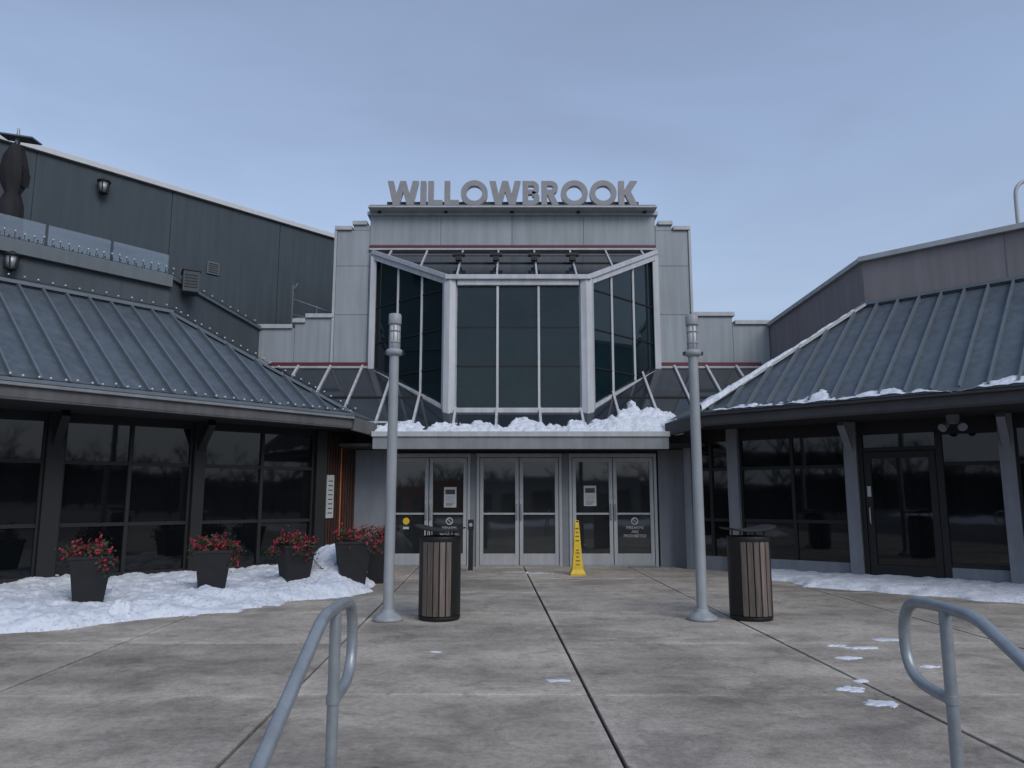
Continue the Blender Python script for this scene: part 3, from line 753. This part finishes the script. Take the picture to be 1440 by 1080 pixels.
def HC(u,v,p):
    x=-2.75+6.1*u
    up_=.13+.08*fb((x,0,0),1.6)+.06*fb((x,3,0),5)
    if x<-.9: up_-=.02
    if x>1.9: up_+=.24*min(1,(x-1.9)/.6)
    if x>2.9: up_-=(x-2.9)*.35
    vv=-.03+.62*v
    e=(up_-vv)/.07+.9*fb(p,3.0)+.5*fb(p,9);e=min(e,(vv+.035)/.03*1.0)
    if e<=0:return -.05
    return .095*min(1,e)**.5*(1+.6*fb(p,2.2,5)+.45*fb(p,7,1))
snow('canopy_snow',280,70,PC,HC,nk)
upR=(nR*(5.08-2.97)+V((0,0,2.62))).normalized()
def PR2(u,v): return RPR(.3+7.2*u,-.02+.24*v,.01)
def HR2(u,v,p):
    s=.3+7.2*u
    c=fb((s,0,0),1.1,4)*.07+.04
    if 1.9<s<2.5: c+=.09*math.sin((s-1.9)/.6*math.pi)
    vv=.24*v
    e=(c-vv)/.04+.6*fb(p,5)
    return -.05 if e<=0 else .05*min(1,e)**.5*(1+.5*fb(p,6))
snow('roof_edge_snow',220,30,PR2,HR2,upR)
def PH(u,v):
    a=RPR(0,0,.06);c=RPR(2.14,1,.06);q=a.lerp(c,u*1.0);sd=(c-a).cross(V((0,0,1))).normalized();return q+sd*(v-.5)*.5
def HH(u,v,p):
    wdt=.30*(1-u)**1.8+.04+.05*fb(p,2)
    e=(wdt-abs(v-.5)*1.1)/.1+.5*fb(p,4)
    if u>.93:e-=(u-.93)*20
    return -.05 if e<=0 else (.03+.06*(1-u)**2)*min(1,e)**.5*(1+.4*fb(p,5))
snow('roof_hip_snow',160,24,PH,HH)

# ---------------------------------------------------------------- surroundings (seen mirrored in the glass)
b=MB();rg=random.Random(5)
def branch(p,d_,l,r_,lv):
    q=p+d_*l;b.cyl(p,q,r_,r_*.6,'bark',4 if lv>2 else 3,caps=False)
    if lv==0:return
    for k in range(3 if lv<4 else 4):
        nd=(d_+V((rg.gauss(0,.5),rg.gauss(0,.5),rg.gauss(.1,.3)))).normalized()
        branch(p.lerp(q,rg.uniform(.55,1)),nd,l*rg.uniform(.6,.85),r_*.6,lv-1)
for i in range(95):
    a=math.radians(5-190*i/94+rg.uniform(-1,1));rad=rg.uniform(44,60)
    branch(V((rad*math.cos(a),rad*math.sin(a)-4,-.3)),V((0,0,1)),rg.uniform(1.7,2.7),.18,4)
b.build('distant_tree_line')
b=MB();vs=[];fs=[];nh=120
for i in range(nh+1):
    a=math.radians(15-210*i/nh);h=4.2+1.3*fb((i*.1,0,0),1.0)+.5*fb((i*.1,5,0),6)
    for rad,z in((61,-.34),(66,h*.8),(75,h),(95,-.34)): vs.append((rad*math.cos(a),rad*math.sin(a)-4,z))
for i in range(nh):
    for k in range(3): fs.append((i*4+k,i*4+k+1,i*4+k+5,i*4+k+4))
b.add(vs,fs,'reflection_backdrop');b.build('reflection_backdrop')  # unseen dark ridge added behind the trees to block bright horizon in window reflections
sb=root('distant_store_building');b=MB()
b.box(-15,-7,-50,-42,-.3,3.2,'brick');b.box(-7,12,-52,-43,-.3,3.6,'beige');b.box(-7.1,12.1,-52.1,-42.9,3.6,3.8,'white')
for k in range(6): b.box(-6+k*3,-4+k*3,-43,-42.93,.2,2.4,'glass')
for k in range(2): b.box(-14+k*3.6,-11.5+k*3.6,-42,-41.93,.2,2.2,'glass')
b.build('store_walls',sb)
def PS(u,v): return V((-34+68*u,-26+5*v,-.34))
snow('distant_snow_bank',120,14,PS,lambda u,v,p:(.5-abs(v-.5))*1.2*(.7+.6*fb(p,.25))-.08)

# ---------------------------------------------------------------- sky & sun
w=bpy.data.worlds.new('World');sc.world=w;w.use_nodes=True;nt=w.node_tree;N=nt.nodes;L=nt.links
bgN=N['Background'];sky=N.new('ShaderNodeTexSky');sky.sky_type='NISHITA';sky.sun_disc=False
EL=math.radians(36);AZ=math.radians(148)
sky.sun_elevation=EL;sky.sun_rotation=AZ;sky.air_density=1.0;sky.dust_density=.8;sky.ozone_density=1.5
hs=N.new('ShaderNodeHueSaturation');hs.inputs['Saturation'].default_value=.82;hs.inputs['Value'].default_value=1.5;L.new(sky.outputs[0],hs.inputs['Color'])
tc=N.new('ShaderNodeTexCoord');mp=N.new('ShaderNodeMapping');mp.inputs['Scale'].default_value=(1.2,1.2,4.0);L.new(tc.outputs['Generated'],mp.inputs['Vector'])
n=N.new('ShaderNodeTexNoise');n.inputs['Scale'].default_value=1.6;n.inputs['Detail'].default_value=7;n.inputs['Distortion'].default_value=.4;L.new(mp.outputs[0],n.inputs['Vector'])
r=N.new('ShaderNodeMapRange');r.inputs['From Min'].default_value=.36;r.inputs['From Max'].default_value=.74;r.inputs['To Min'].default_value=.25;r.inputs['To Max'].default_value=.62;L.new(n.outputs['Fac'],r.inputs[0])
mx=N.new('ShaderNodeMixRGB');mx.inputs[2].default_value=(1.6,1.9,2.75,1);L.new(r.outputs[0],mx.inputs[0]);L.new(hs.outputs[0],mx.inputs[1])
sp=N.new('ShaderNodeSeparateXYZ');L.new(tc.outputs['Generated'],sp.inputs[0])
rz=N.new('ShaderNodeMapRange');rz.inputs['From Min'].default_value=0;rz.inputs['From Max'].default_value=.42;rz.inputs['To Min'].default_value=.9;rz.inputs['To Max'].default_value=0;L.new(sp.outputs['Z'],rz.inputs[0])
mx2=N.new('ShaderNodeMixRGB');mx2.inputs[2].default_value=(2.1,2.55,3.35,1);L.new(rz.outputs[0],mx2.inputs[0]);L.new(mx.outputs[0],mx2.inputs[1])
L.new(mx2.outputs[0],bgN.inputs[0]);bgN.inputs[1].default_value=.15
s=bpy.data.lights.new('sun','SUN');s.energy=1.25;s.angle=math.radians(28);s.color=(1,.96,.90)
so=bpy.data.objects.new('sun',s);sc.collection.objects.link(so)
dv=V((math.sin(AZ)*math.cos(EL),math.cos(AZ)*math.cos(EL),math.sin(EL)));so.rotation_euler=(-dv).to_track_quat('-Z','Y').to_euler()
# ---------------------------------------------------------------- camera
c=bpy.data.cameras.new('camera');co=bpy.data.objects.new('camera',c);sc.collection.objects.link(co)
co.location=(0,0,1.4);co.rotation_euler=(math.radians(90+8.58),0,0);c.lens=26.5;c.sensor_width=36;c.clip_end=3000;c.clip_start=.05
sc.camera=co
